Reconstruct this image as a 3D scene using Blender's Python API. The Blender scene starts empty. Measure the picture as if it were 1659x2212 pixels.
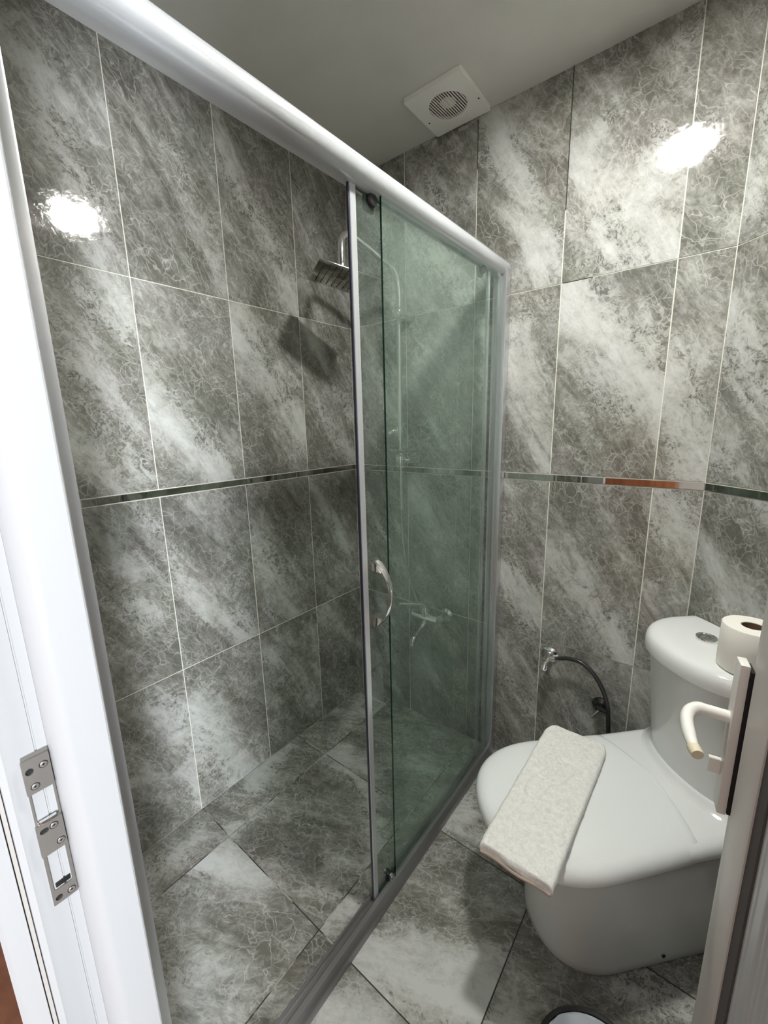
import bpy, bmesh, math, random
from mathutils import Vector, Matrix, noise as mnoise

# ------------------------------------------------------------------ camera, light, exposure
SC = bpy.context.scene
COL = SC.collection
random.seed(7)
cam_d = bpy.data.cameras.new('camera')
cam_d.sensor_fit = 'HORIZONTAL'; cam_d.sensor_width = 36.0
cam_d.lens = 898.7173 / 1659 * 36.0
cam_d.clip_start = 0.01
cam = bpy.data.objects.new('camera', cam_d); COL.objects.link(cam)
cam.location = (1.3374, -0.1959, 1.3654)
cam.rotation_mode = 'XYZ'
cam.rotation_euler = tuple(math.radians(a) for a in (78.1406, 1.3223, 38.2567))
SC.camera = cam

world = bpy.data.worlds.new('world'); SC.world = world; world.use_nodes = True
world.node_tree.nodes['Background'].inputs[0].default_value = (0.75, 0.85, 1.0, 1)
world.node_tree.nodes['Background'].inputs[1].default_value = 1.0

SC.view_settings.view_transform = 'Standard'
SC.view_settings.look = 'None'
SC.view_settings.gamma = 1.0
SC.view_settings.use_curve_mapping = False
SC.view_settings.exposure = 0.82
SC.cycles.use_denoising = True
SC.cycles.use_adaptive_sampling = True
SC.cycles.adaptive_threshold = 0.09
SC.cycles.adaptive_min_samples = 16
SC.cycles.max_bounces = 8
SC.cycles.diffuse_bounces = 5
SC.cycles.glossy_bounces = 5
SC.cycles.transmission_bounces = 8
SC.cycles.transparent_max_bounces = 12
SC.cycles.sample_clamp_indirect = 4.0

LAMP = (1.134, 0.636)          # round ceiling lamp of the bathroom
LAMP_POWER = 280.0              # emission strength of its diffuser
# daylight that comes through the bedroom window
wl = bpy.data.lights.new('window_daylight', 'AREA')
wl.shape = 'RECTANGLE'; wl.size = 0.5; wl.size_y = 1.0
wl.energy = 92.0; wl.color = (0.92, 0.955, 1.0)
wlo = bpy.data.objects.new('window_daylight', wl); COL.objects.link(wlo)
wlo.location = (3.42, -1.15, 1.45)
wlo.rotation_euler = (math.radians(90), 0, math.radians(90))   # faces -x

# ------------------------------------------------------------------ room numbers (metres)
D = 1.2742; W = 1.3242; H = 2.3576; BE = 0.817
PN = Vector((W, D, 0)); DD = Vector((math.sin(BE), -math.cos(BE), 0)); NN = Vector((math.cos(BE), math.sin(BE), 0))
ZB, ZS1, ZS2, ZT = 0.5666, 1.1613, 1.1853, 1.7853
DIAG = 0.42
XR = (PN + DD * DIAG).x; YR = (PN + DD * DIAG).y
YF = -0.06                      # inner face of the front wall
YO = -0.17                      # bedroom face of the front wall
JX0, JX1 = 0.80, 1.51           # door opening

# ------------------------------------------------------------------ helpers
def smooth(me, ang=40):
    for p in me.polygons: p.use_smooth = True
    me.set_sharp_from_angle(angle=math.radians(ang))

def obj(name, bm, mats, parent=None, ang=40, flat=False):
    bmesh.ops.recalc_face_normals(bm, faces=bm.faces[:])
    me = bpy.data.meshes.new(name)
    if parent is not None:
        root = parent
        off = Vector((0, 0, 0))
        while root is not None:
            off += root.location; root = root.parent
        bmesh.ops.translate(bm, vec=-off, verts=bm.verts[:])
    bm.to_mesh(me); bm.free()
    for m in (mats if isinstance(mats, (list, tuple)) else [mats]): me.materials.append(m)
    if not flat: smooth(me, ang)
    o = bpy.data.objects.new(name, me); COL.objects.link(o)
    if parent is not None: o.parent = parent
    return o

def thing(name, label, cat, loc=(0, 0, 0), group=None):
    o = bpy.data.objects.new(name, None); COL.objects.link(o)
    o.empty_display_size = 0.05
    o.location = loc; o['label'] = label; o['category'] = cat
    if group: o['group'] = group
    return o

def tag(o, label, cat, group=None):
    o['label'] = label; o['category'] = cat
    if group: o['group'] = group
    return o

def struct(o, label=None):
    o['kind'] = 'structure'
    if label: o['label'] = label
    return o

def box(bm, x0, x1, y0, y1, z0, z1, bevel=0.0, seg=2, mi=0):
    vs = [bm.verts.new((x, y, z)) for x in (x0, x1) for y in (y0, y1) for z in (z0, z1)]
    F = [(0, 1, 3, 2), (4, 6, 7, 5), (0, 4, 5, 1), (2, 3, 7, 6), (0, 2, 6, 4), (1, 5, 7, 3)]
    fs = [bm.faces.new([vs[i] for i in f]) for f in F]
    for f in fs: f.material_index = mi
    if bevel > 0:
        es = list({e for f in fs for e in f.edges})
        r = bmesh.ops.bevel(bm, geom=es, offset=bevel, segments=seg, profile=0.6, affect='EDGES')
        for f in r['faces']: f.material_index = mi
    return fs

def obox(bm, org, ux, uy, uz, a, b, c, bevel=0.0, seg=2):
    """box with corner ranges a,b,c along axes ux,uy,uz from org"""
    b2 = bmesh.new(); box(b2, a[0], a[1], b[0], b[1], c[0], c[1], bevel, seg)
    M = Matrix((ux, uy, uz)).transposed().to_4x4(); M.translation = Vector(org)
    bmesh.ops.transform(b2, matrix=M, verts=b2.verts[:])
    me = bpy.data.meshes.new('t'); b2.to_mesh(me); b2.free(); bm.from_mesh(me); bpy.data.meshes.remove(me)

def loft(bm, rings, cap0=True, cap1=True, closed=True):
    R = [[bm.verts.new(p) for p in r] for r in rings]
    n = len(R[0])
    for a, b in zip(R[:-1], R[1:]):
        for i in range(n if closed else n - 1):
            j = (i + 1) % n
            bm.faces.new((a[i], a[j], b[j], b[i]))
    if cap0: bm.faces.new(R[0][::-1])
    if cap1: bm.faces.new(R[-1])
    return R

def prism(bm, pts, z0, z1):
    loft(bm, [[(x, y, z0) for x, y in pts], [(x, y, z1) for x, y in pts]])

def catmull(P, k=8, closed=False):
    P = [Vector(p) for p in P]; out = []
    n = len(P)
    for i in range(n if closed else n - 1):
        if closed: a, b, c, d = P[(i - 1) % n], P[i], P[(i + 1) % n], P[(i + 2) % n]
        else: a, b, c, d = P[max(i - 1, 0)], P[i], P[i + 1], P[min(i + 2, n - 1)]
        for j in range(k):
            t = j / k
            out.append(0.5 * ((2 * b) + (c - a) * t + (2 * a - 5 * b + 4 * c - d) * t * t + (3 * b - a - 3 * c + d) * t ** 3))
    if not closed: out.append(P[-1])
    return out

def tube(bm, pts, r, n=16, caps=True, sect=None):
    """tube along pts; r number or list; sect = list of (a,b) unit section points"""
    pts = [Vector(p) for p in pts]
    m = len(pts); rr = r if isinstance(r, (list, tuple)) else [r] * m
    sect = sect or [(math.cos(2 * math.pi * i / n), math.sin(2 * math.pi * i / n)) for i in range(n)]
    T = [(pts[min(i + 1, m - 1)] - pts[max(i - 1, 0)]).normalized() for i in range(m)]
    up = Vector((0, 0, 1)) if abs(T[0].z) < 0.9 else Vector((0, 1, 0))
    u = T[0].cross(up).normalized()
    rings = []
    for i in range(m):
        u = (u - T[i] * u.dot(T[i])).normalized(); v = T[i].cross(u)
        rings.append([pts[i] + (u * a + v * b) * rr[i] for a, b in sect])
    loft(bm, rings, caps, caps)

def lathe(bm, prof, org, axis, n=32):
    """prof: list of (radius, distance along axis)"""
    axis = Vector(axis).normalized()
    up = Vector((0, 0, 1)) if abs(axis.z) < 0.9 else Vector((1, 0, 0))
    u = axis.cross(up).normalized(); v = axis.cross(u)
    org = Vector(org); rings = []
    for r, h in prof:
        r = max(r, 1e-5)
        rings.append([org + axis * h + (u * math.cos(2 * math.pi * i / n) + v * math.sin(2 * math.pi * i / n)) * r for i in range(n)])
    loft(bm, rings)

# ------------------------------------------------------------------ materials
def mat(name, base, rough=0.4, metal=0.0, spec=0.5, **kw):
    m = bpy.data.materials.new(name); m.use_nodes = True
    b = m.node_tree.nodes['Principled BSDF']
    b.inputs['Base Color'].default_value = (*base, 1)
    b.inputs['Roughness'].default_value = rough
    b.inputs['Metallic'].default_value = metal
    b.inputs['Specular IOR Level'].default_value = spec
    for k, v in kw.items(): b.inputs[k.replace('_', ' ')].default_value = v
    return m

class NT:
    def __init__(s, m): s.t = m.node_tree; s.L = s.t.links
    def n(s, ty, **kw):
        x = s.t.nodes.new(ty)
        for k, v in kw.items(): setattr(x, k, v)
        return x
    def val(s, x, inp):
        if isinstance(x, (int, float)): inp.default_value = x
        elif isinstance(x, tuple): inp.default_value = x if len(x) == len(inp.default_value) else (*x, 1)
        else: s.L.new(x, inp)
    def math(s, op, a, b=0.0, c=None, clamp=False):
        x = s.n('ShaderNodeMath', operation=op, use_clamp=clamp)
        s.val(a, x.inputs[0]); s.val(b, x.inputs[1])
        if c is not None: s.val(c, x.inputs[2])
        return x.outputs[0]
    def noise(s, vec, scale, detail=5, rough=0.5, dist=0.0):
        x = s.n('ShaderNodeTexNoise'); s.L.new(vec, x.inputs['Vector'])
        x.inputs['Scale'].default_value = scale; x.inputs['Detail'].default_value = detail
        x.inputs['Roughness'].default_value = rough; x.inputs['Distortion'].default_value = dist
        return x
    def ramp(s, fac, stops, interp='LINEAR'):
        x = s.n('ShaderNodeValToRGB'); e = x.color_ramp; e.interpolation = interp
        while len(e.elements) < len(stops): e.elements.new(0.5)
        for el, (p, c) in zip(e.elements, stops):
            el.position = p; el.color = (*c, 1) if isinstance(c, tuple) else (c, c, c, 1)
        s.L.new(fac, x.inputs[0]); return x.outputs[0]
    def mix(s, fac, a, b, blend='MIX'):
        x = s.n('ShaderNodeMix', data_type='RGBA', blend_type=blend)
        s.val(fac, x.inputs[0]); s.val(a, x.inputs[6]); s.val(b, x.inputs[7]); return x.outputs[2]

def marble(name, angle, rough=0.14, warm=1.0):
    m = mat(name, (0.3, 0.3, 0.29), rough); k = NT(m); b = m.node_tree.nodes['Principled BSDF']
    uv = k.n('ShaderNodeUVMap').outputs[0]
    at = k.n('ShaderNodeAttribute'); at.attribute_name = 'print_map'
    sep = k.n('ShaderNodeSeparateColor'); k.L.new(at.outputs['Color'], sep.inputs[0])
    comb = k.n('ShaderNodeCombineXYZ')
    k.L.new(k.math('MULTIPLY', sep.outputs[0], 31.0), comb.inputs[0]); k.L.new(k.math('MULTIPLY', sep.outputs[1], 47.0), comb.inputs[1])
    add = k.n('ShaderNodeVectorMath', operation='ADD'); k.L.new(uv, add.inputs[0]); k.L.new(comb.outputs[0], add.inputs[1])
    P = add.outputs[0]
    # warped coordinates
    wn = k.noise(P, 6.0, 4, 0.6)
    sub = k.n('ShaderNodeVectorMath', operation='SUBTRACT'); k.L.new(wn.outputs['Color'], sub.inputs[0]); sub.inputs[1].default_value = (0.5, 0.5, 0.5)
    sc = k.n('ShaderNodeVectorMath', operation='SCALE'); k.L.new(sub.outputs[0], sc.inputs[0]); sc.inputs['Scale'].default_value = 0.11
    pw = k.n('ShaderNodeVectorMath', operation='ADD'); k.L.new(P, pw.inputs[0]); k.L.new(sc.outputs[0], pw.inputs[1])
    PW = pw.outputs[0]
    mp = k.n('ShaderNodeMapping'); k.L.new(P, mp.inputs['Vector'])
    mp.inputs['Rotation'].default_value = (0, 0, -angle); mp.inputs['Scale'].default_value = (0.42, 1.0, 1.0)
    # mapping applies scale first, so rotate with a second one
    mp.inputs['Scale'].default_value = (1, 1, 1)
    mp2 = k.n('ShaderNodeMapping'); k.L.new(mp.outputs[0], mp2.inputs['Vector']); mp2.inputs['Scale'].default_value = (0.30, 1.0, 1.0)
    S = mp2.outputs[0]
    n1 = k.noise(S, 10.0, 8, 0.66, 0.7).outputs['Fac']
    n2 = k.noise(PW, 38.0, 6, 0.72, 0.4).outputs['Fac']
    n0 = k.noise(PW, 16.0, 6, 0.6, 0.2).outputs['Fac']
    f = k.math('ADD', sep.outputs[2], k.math('MULTIPLY', k.math('SUBTRACT', n1, 0.5), 1.75))
    f = k.math('ADD', f, k.math('MULTIPLY', k.math('SUBTRACT', n2, 0.5), 0.62))
    f = k.math('ADD', f, k.math('MULTIPLY', k.math('SUBTRACT', n0, 0.5), 0.60))
    mp3 = k.n('ShaderNodeMapping'); k.L.new(mp.outputs[0], mp3.inputs['Vector']); mp3.inputs['Scale'].default_value = (0.40, 1.25, 1.0)
    wv = k.n('ShaderNodeVectorMath', operation='ADD'); k.L.new(mp3.outputs[0], wv.inputs[0]); k.L.new(sc.outputs[0], wv.inputs[1]); SW = wv.outputs[0]
    n3 = k.noise(SW, 52.0, 6, 0.74, 0.8).outputs['Fac']
    f = k.math('ADD', f, k.math('MULTIPLY', k.math('SUBTRACT', n3, 0.5), 0.95))
    col = k.ramp(f, [(0.0, (0.150, 0.147, 0.125)), (0.20, (0.235, 0.232, 0.205)), (0.38, (0.335, 0.333, 0.305)), (0.54, (0.45, 0.453, 0.425)), (0.95, (0.62, 0.64, 0.615))])
    hue = k.noise(P, 5.0, 3, 0.5).outputs['Color']
    col = k.mix(0.08, col, hue, 'SOFT_LIGHT')
    # pale veins: ridges of warped noise at three sizes, broken up by masks
    def ridge(vec, scale, w, seedsc, lo, hi, det=3):
        nn = k.noise(vec, scale, det, 0.5, 0.25).outputs['Fac']
        d = k.math('ABSOLUTE', k.math('SUBTRACT', nn, 0.5))
        line = k.ramp(d, [(0.0, 1.0), (w, 0.35), (w * 3, 0.0)])
        msk = k.ramp(k.noise(P, seedsc, 4, 0.6).outputs['Fac'], [(lo, 0.0), (hi, 1.0)])
        return k.math('MULTIPLY', line, msk)
    def cracks(vec, scale, w, seedsc):
        v = k.n('ShaderNodeTexVoronoi', feature='DISTANCE_TO_EDGE'); k.L.new(vec, v.inputs['Vector']); v.inputs['Scale'].default_value = scale
        line = k.ramp(v.outputs['Distance'], [(0.0, 1.0), (w, 0.3), (w * 2.4, 0.0)])
        msk = k.ramp(k.noise(P, seedsc, 4, 0.65).outputs['Fac'], [(0.44, 0.0), (0.58, 1.0)])
        return k.math('MULTIPLY', line, msk)
    r1 = ridge(S, 9.0, 0.006, 8.0, 0.48, 0.62, 5); r2 = ridge(PW, 22.0, 0.012, 12.0, 0.46, 0.62, 5)
    sc2 = k.n('ShaderNodeVectorMath', operation='SCALE'); k.L.new(sub.outputs[0], sc2.inputs[0]); sc2.inputs['Scale'].default_value = 0.075
    pv = k.n('ShaderNodeVectorMath', operation='ADD'); k.L.new(P, pv.inputs[0]); k.L.new(sc2.outputs[0], pv.inputs[1]); PV = pv.outputs[0]
    c1 = cracks(SW, 19.0, 0.016, 7.0); c2 = cracks(SW, 46.0, 0.040, 11.0); c3 = cracks(PV, 26.0, 0.022, 9.0)
    cr = k.math('MAXIMUM', k.math('MAXIMUM', k.math('MULTIPLY', r1, 0.7), k.math('MULTIPLY', r2, 0.5)), k.math('MAXIMUM', k.math('MAXIMUM', c1, k.math('MULTIPLY', c3, 0.8)), k.math('MULTIPLY', c2, 0.6)))
    col = k.mix(k.math('MULTIPLY', cr, 0.72), col, (0.62, 0.62, 0.59))
    # dark crust along the borders of the light bands
    band = k.math('SUBTRACT', 1.0, k.math('MULTIPLY', k.math('ABSOLUTE', k.math('SUBTRACT', f, 0.40)), 3.6), clamp=True)
    nf = k.noise(PW, 62.0, 6, 0.72, 1.4).outputs['Fac']
    crust = k.math('MULTIPLY', band, k.ramp(nf, [(0.51, 0.0), (0.555, 1.0)]))
    area = k.ramp(k.noise(S, 8.0, 3, 0.5).outputs['Fac'], [(0.43, 0.0), (0.55, 1.0)])
    col = k.mix(k.math('MULTIPLY', k.math('MULTIPLY', crust, area), 0.8), col, (0.085, 0.082, 0.068))
    k.L.new(col, b.inputs['Base Color'])
    bn = k.n('ShaderNodeBump'); bn.inputs['Strength'].default_value = 0.06; bn.inputs['Distance'].default_value = 0.002
    k.L.new(nf, bn.inputs['Height']); k.L.new(bn.outputs[0], b.inputs['Normal'])
    return m

M = {}
M['marble_wall'] = marble('marble_wall', math.radians(-57), 0.065)
M['marble_floor'] = marble('marble_floor', math.radians(25), 0.22)
M['grout'] = mat('grout', (0.80, 0.79, 0.70), 0.8)
M['grout_dark'] = mat('grout_dark', (0.045, 0.042, 0.036), 0.8)
def two_grout():
    m = mat('grout_floor', (0.5, 0.5, 0.42), 0.8); k = NT(m); b = m.node_tree.nodes['Principled BSDF']
    g = k.n('ShaderNodeNewGeometry'); s = k.n('ShaderNodeSeparateXYZ'); k.L.new(g.outputs['Position'], s.inputs[0])
    inside = k.math('LESS_THAN', s.outputs[0], 0.7)
    nz = k.ramp(k.noise(g.outputs['Position'], 7.0, 4, 0.6).outputs['Fac'], [(0.47, 0.0), (0.55, 1.0)])
    clean = k.math('MULTIPLY', inside, nz)
    k.L.new(k.mix(clean, (0.05, 0.046, 0.038), (0.52, 0.50, 0.42)), b.inputs['Base Color'])
    return m
M['grout_floor'] = two_grout()
def plaster():
    m = mat('ceiling_paint', (0.62, 0.62, 0.59), 0.85); k = NT(m); b = m.node_tree.nodes['Principled BSDF']
    tc = k.n('ShaderNodeTexCoord').outputs['Object']
    n = k.noise(tc, 3.0, 5, 0.6).outputs['Fac']
    k.L.new(k.ramp(n, [(0.3, (0.62, 0.62, 0.585)), (0.7, (0.70, 0.70, 0.665))]), b.inputs['Base Color'])
    bn = k.n('ShaderNodeBump'); bn.inputs['Strength'].default_value = 0.15; bn.inputs['Distance'].default_value = 0.004
    k.L.new(k.noise(tc, 18.0, 4).outputs['Fac'], bn.inputs['Height']); k.L.new(bn.outputs[0], b.inputs['Normal'])
    return m
M['ceiling'] = plaster()
M['mirror'] = mat('mirror_strip', (0.50, 0.50, 0.47), 0.03, 1.0)
M['chrome'] = mat('chrome', (0.86, 0.86, 0.86), 0.07, 1.0)
M['chrome_dull'] = mat('chrome_dull', (0.62, 0.61, 0.57), 0.22, 1.0)
M['steel_dark'] = mat('head_steel', (0.50, 0.47, 0.42), 0.12, 1.0)
M['nickel'] = mat('nickel', (0.34, 0.33, 0.31), 0.28, 0.65)
M['hole'] = mat('dark_hole', (0.01, 0.01, 0.01), 0.8)
M['plate_pvc'] = mat('handle_plate_pvc', (0.74, 0.72, 0.68), 0.35)
def brushed(name, c, r, metal, spec=0.5):
    m = mat(name, c, r, metal, spec); k = NT(m); b = m.node_tree.nodes['Principled BSDF']
    tc = k.n('ShaderNodeTexCoord').outputs['Object']
    n = k.noise(tc, 14.0, 4, 0.6).outputs['Fac']
    k.L.new(k.math('ADD', k.math('MULTIPLY', n, 0.12), r - 0.05), b.inputs['Roughness'])
    return m
M['alu_bright'] = mat('satin_aluminium_bright', (0.60, 0.625, 0.65), 0.20, 0.4)
M['alu'] = mat('satin_aluminium', (0.62, 0.63, 0.65), 0.25, 0.8)
M['alu_dark'] = mat('rail_aluminium', (0.30, 0.295, 0.295), 0.28, 0.75)
M['black'] = mat('black_plastic', (0.012, 0.012, 0.012), 0.35)
M['ceramic'] = mat('glazed_ceramic', (0.80, 0.82, 0.81), 0.08, 0.0, 0.6)
M['seat'] = mat('toilet_seat_plastic', (0.81, 0.84, 0.83), 0.12, 0.0, 0.5)
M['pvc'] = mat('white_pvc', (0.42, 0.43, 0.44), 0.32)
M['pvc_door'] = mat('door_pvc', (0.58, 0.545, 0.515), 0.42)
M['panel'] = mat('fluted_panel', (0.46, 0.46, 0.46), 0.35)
M['gasket'] = mat('rubber_gasket', (0.09, 0.085, 0.08), 0.7)
M['gasket_grey'] = mat('grey_gasket', (0.42, 0.40, 0.38), 0.7)
M['handle_white'] = mat('handle_white_plastic', (0.86, 0.85, 0.80), 0.3)
M['handle_cream'] = mat('handle_cream_tip', (0.72, 0.66, 0.48), 0.45)
M['fan_plastic'] = mat('fan_plastic', (0.88, 0.88, 0.84), 0.45)
M['duct_shade_screw'] = mat('duct_shade_screw_dark', (0.02, 0.019, 0.014), 0.9)  # near-black: shade behind the grille painted in, also colours the fan screws
M['paper'] = mat('toilet_paper', (0.86, 0.84, 0.77), 0.9, 0, 0.1)
M['cardboard'] = mat('cardboard_core', (0.16, 0.10, 0.06), 0.9)
M['bag'] = mat('bin_bag', (0.42, 0.45, 0.48), 0.35)
M['teal'] = mat('teal_wrapper', (0.05, 0.30, 0.26), 0.4)
M['hose'] = mat('braided_hose', (0.06, 0.06, 0.06), 0.28, 0.6)
M['bedroom_wall'] = mat('bedroom_wall_paint', (0.46, 0.445, 0.42), 0.8)

def wood(name, c1, c2):
    m = mat(name, c1, 0.4); k = NT(m); b = m.node_tree.nodes['Principled BSDF']
    tc = k.n('ShaderNodeTexCoord').outputs['Object']
    mp = k.n('ShaderNodeMapping'); k.L.new(tc, mp.inputs['Vector']); mp.inputs['Scale'].default_value = (9, 9, 1.0)
    n = k.noise(mp.outputs[0], 2.0, 6, 0.6, 0.8).outputs['Fac']
    k.L.new(k.ramp(n, [(0.3, c1), (0.7, c2)]), b.inputs['Base Color'])
    return m
M['wood'] = wood('warm_wood', (0.16, 0.055, 0.025), (0.33, 0.12, 0.05))
M['wood_floor'] = wood('laminate_floor', (0.15, 0.055, 0.03), (0.24, 0.095, 0.05))

def glass(name, tint):
    m = bpy.data.materials.new(name); m.use_nodes = True; k = NT(m); t = m.node_tree
    t.nodes.remove(t.nodes['Principled BSDF']); out = t.nodes['Material Output']
    tr = k.n('ShaderNodeBsdfTransparent'); tr.inputs[0].default_value = (*tint, 1)
    gl = k.n('ShaderNodeBsdfGlossy'); gl.inputs['Roughness'].default_value = 0.015; gl.inputs[0].default_value = (0.85, 0.95, 0.90, 1)
    fr = k.n('ShaderNodeFresnel'); fr.inputs[0].default_value = 1.42
    gg = k.n('ShaderNodeNewGeometry')
    ff = k.math('MULTIPLY', fr.outputs[0], k.math('SUBTRACT', 1.0, gg.outputs['Backfacing']))
    mx = k.n('ShaderNodeMixShader'); k.L.new(ff, mx.inputs[0]); k.L.new(tr.outputs[0], mx.inputs[1]); k.L.new(gl.outputs[0], mx.inputs[2])
    # pale green diffuse veil, painting in the bright haze over the glass
    df = k.n('ShaderNodeBsdfDiffuse'); df.inputs[0].default_value = (0.42, 0.52, 0.47, 1)
    m2 = k.n('ShaderNodeMixShader')
    g = k.n('ShaderNodeNewGeometry'); fn = k.ramp(k.noise(g.outputs['Position'], 6.0, 5, 0.6).outputs['Fac'], [(0.3, 0.03), (0.7, 0.075)])
    k.L.new(fn, m2.inputs[0]); k.L.new(mx.outputs[0], m2.inputs[1]); k.L.new(df.outputs[0], m2.inputs[2])
    k.L.new(m2.outputs[0], out.inputs[0])
    return m
M['glass'] = glass('clear_glass', (0.955, 0.975, 0.96))
M['glass_green'] = glass('tinted_green_glass', (0.944, 0.977, 0.960))
M['glass_edge'] = mat('glass_edge', (0.004, 0.035, 0.022), 0.15)

def towel_mat():
    m = mat('terry_cloth', (0.74, 0.74, 0.70), 0.95, 0, 0.1); k = NT(m); b = m.node_tree.nodes['Principled BSDF']
    tc = k.n('ShaderNodeTexCoord').outputs['Object']
    n1 = k.noise(tc, 420.0, 3, 0.7).outputs['Fac']; n2 = k.noise(tc, 90.0, 5, 0.7, 1.0).outputs['Fac']
    k.L.new(k.ramp(n2, [(0.35, (0.72, 0.72, 0.68)), (0.6, (0.86, 0.86, 0.825))]), b.inputs['Base Color'])
    bn = k.n('ShaderNodeBump'); bn.inputs['Strength'].default_value = 0.45; bn.inputs['Distance'].default_value = 0.002
    k.L.new(k.math('ADD', n1, k.math('MULTIPLY', n2, 1.3)), bn.inputs['Height']); k.L.new(bn.outputs[0], b.inputs['Normal'])
    return m
M['towel'] = towel_mat()
M['hem'] = mat('towel_hem', (0.42, 0.34, 0.29), 0.9, 0, 0.1)

def emit(name, c, s):
    m = bpy.data.materials.new(name); m.use_nodes = True; b = m.node_tree.nodes['Principled BSDF']
    b.inputs['Emission Color'].default_value = (*c, 1); b.inputs['Emission Strength'].default_value = s
    b.inputs['Base Color'].default_value = (0.8, 0.8, 0.8, 1)
    return m
M['lamp'] = emit('lamp_diffuser', (1.0, 0.99, 0.94), LAMP_POWER)

# ------------------------------------------------------------------ tiled surfaces
PRINT_DAYLIGHT_L = [(0.218,2.251,0.322,1.818,0.05,0.55),(0.511,2.258,0.658,1.851,0.04,0.25),(0.717,2.231,0.967,1.808,0.05,0.6),(1.01,2.188,1.245,1.896,0.03,0.5),(0.256,1.768,0.341,1.67,0.05,0.5),(0.184,1.74,0.248,1.643,0.03,0.2),(0.222,1.536,0.359,1.24,0.045,0.5),(0.156,1.37,0.264,1.196,0.035,0.35),(0.387,1.739,0.464,1.625,0.05,0.5),(0.35,1.471,0.568,1.203,0.05,0.85),(0.415,1.67,0.627,1.572,0.04,0.3),(0.687,1.728,0.963,1.331,0.06,0.8),(0.998,1.763,1.261,1.405,0.035,0.6),(1.038,1.48,1.265,1.191,0.03,0.5),(0.149,1.11,0.3,0.792,0.04,0.45),(0.221,1.149,0.337,1.071,0.04,0.3),(0.36,0.928,0.633,0.584,0.05,0.6),(0.443,1.11,0.608,1.082,0.04,0.2),(0.694,0.977,0.862,0.571,0.045,0.55),(0.99,1.136,1.267,0.611,0.035,0.6),(0.327,0.427,0.381,0.045,0.05,0.7),(0.187,0.26,0.377,0.008,0.05,0.5),(0.368,0.365,0.568,-0.044,0.07,0.8),(0.732,0.478,0.964,0.131,0.045,0.6),(0.994,0.541,1.265,0.229,0.03,0.5)]  # pale marble bands, plus the window's daylight patch painted low on the wall
PRINT_B = [(0.646,2.362,0.865,1.837,0.05,0.75),(0.929,2.095,1.131,1.8,0.09,0.8),(0.963,1.976,1.053,1.77,0.05,0.5),(1.117,2.062,1.194,1.808,0.05,0.4),(1.251,1.922,1.317,1.819,0.03,0.3),(0.908,2.231,1.026,2.095,0.04,0.2),(0.727,1.664,0.893,1.208,0.05,0.8),(0.747,1.778,0.814,1.68,0.02,0.2),(0.899,1.736,1.213,1.395,0.07,1.0),(0.904,1.775,0.973,1.656,0.04,0.8),(0.962,1.406,1.057,1.23,0.03,0.3),(1.187,1.549,1.318,1.214,0.05,0.75),(1.222,1.734,1.317,1.58,0.03,0.3),(0.733,0.807,0.883,0.657,0.045,0.75),(0.738,1.15,0.778,1.032,0.02,0.4),(0.911,0.896,1.176,0.59,0.06,0.75),(0.989,1.008,1.078,0.958,0.03,0.2),(1.208,1.153,1.321,0.984,0.045,0.75),(1.191,0.87,1.273,0.782,0.03,0.3),(0.745,0.478,0.888,0.206,0.04,0.6),(0.943,0.488,1.056,0.247,0.04,0.5),(1.212,0.552,1.273,0.39,0.05,0.4),(0.315,2.153,0.575,1.811,0.05,0.6),(0.336,2.084,0.439,1.964,0.04,0.4),(0.332,1.721,0.541,1.56,0.04,0.3),(0.062,1.759,0.278,1.28,0.03,0.5),(0.324,1.083,0.596,0.74,0.05,0.45),(0.057,1.017,0.268,0.69,0.03,0.6),(0.316,0.332,0.607,0.21,0.05,0.3),(0.604,1.744,0.67,1.61,0.02,0.5)]
PRINT_D = [(0.022,1.618,0.133,1.385,0.06,0.6),(0.014,1.292,0.099,1.201,0.04,0.4),(-0.004,1.86,0.035,1.969,0.05,0.5),(0.016,0.948,0.196,0.887,0.05,0.55),(0.154,1.151,0.176,1.143,0.05,0.5),(0.045,1.698,0.096,1.641,0.03,0.2)]
PRINT_F = [(0.06,0.532,-0.041,0.794,0.045,0.9),(0.198,0.402,0.167,0.561,0.02,0.4),(0.186,0.861,0.392,0.835,0.04,0.8),(0.234,0.773,0.214,0.948,0.02,0.6),(0.161,0.256,0.353,0.367,0.05,0.9),(0.172,0.382,0.19,0.482,0.03,0.7),(0.44,0.086,0.589,0.147,0.05,0.4),(0.303,0.128,0.49,0.157,0.03,0.2),(0.614,0.379,0.655,0.468,0.035,0.9),(0.473,0.767,0.672,0.61,0.03,0.7),(0.394,1.083,0.648,0.974,0.06,0.4),(0.755,0.824,0.769,0.966,0.035,0.8),(0.805,0.862,0.888,0.865,0.03,0.5),(0.809,0.528,0.751,0.498,0.03,0.3),(0.767,0.382,1.053,0.534,0.07,1.0),(0.777,0.271,0.841,0.33,0.05,0.8),(0.942,0.603,1.012,0.569,0.04,0.5),(0.748,0.441,0.778,0.505,0.03,0.5),(1.106,0.575,1.09,0.501,0.04,0.6),(1.292,0.718,1.433,0.806,0.03,0.7),(1.349,0.805,1.422,0.84,0.02,0.4)]

def seg_d(u, v, a, b, c, d):
    du, dv = c - a, d - b; L = du * du + dv * dv
    t = max(0, min(1, ((u - a) * du + (v - b) * dv) / L)) if L > 0 else 0
    return math.hypot(u - a - t * du, v - b - t * dv)

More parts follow.
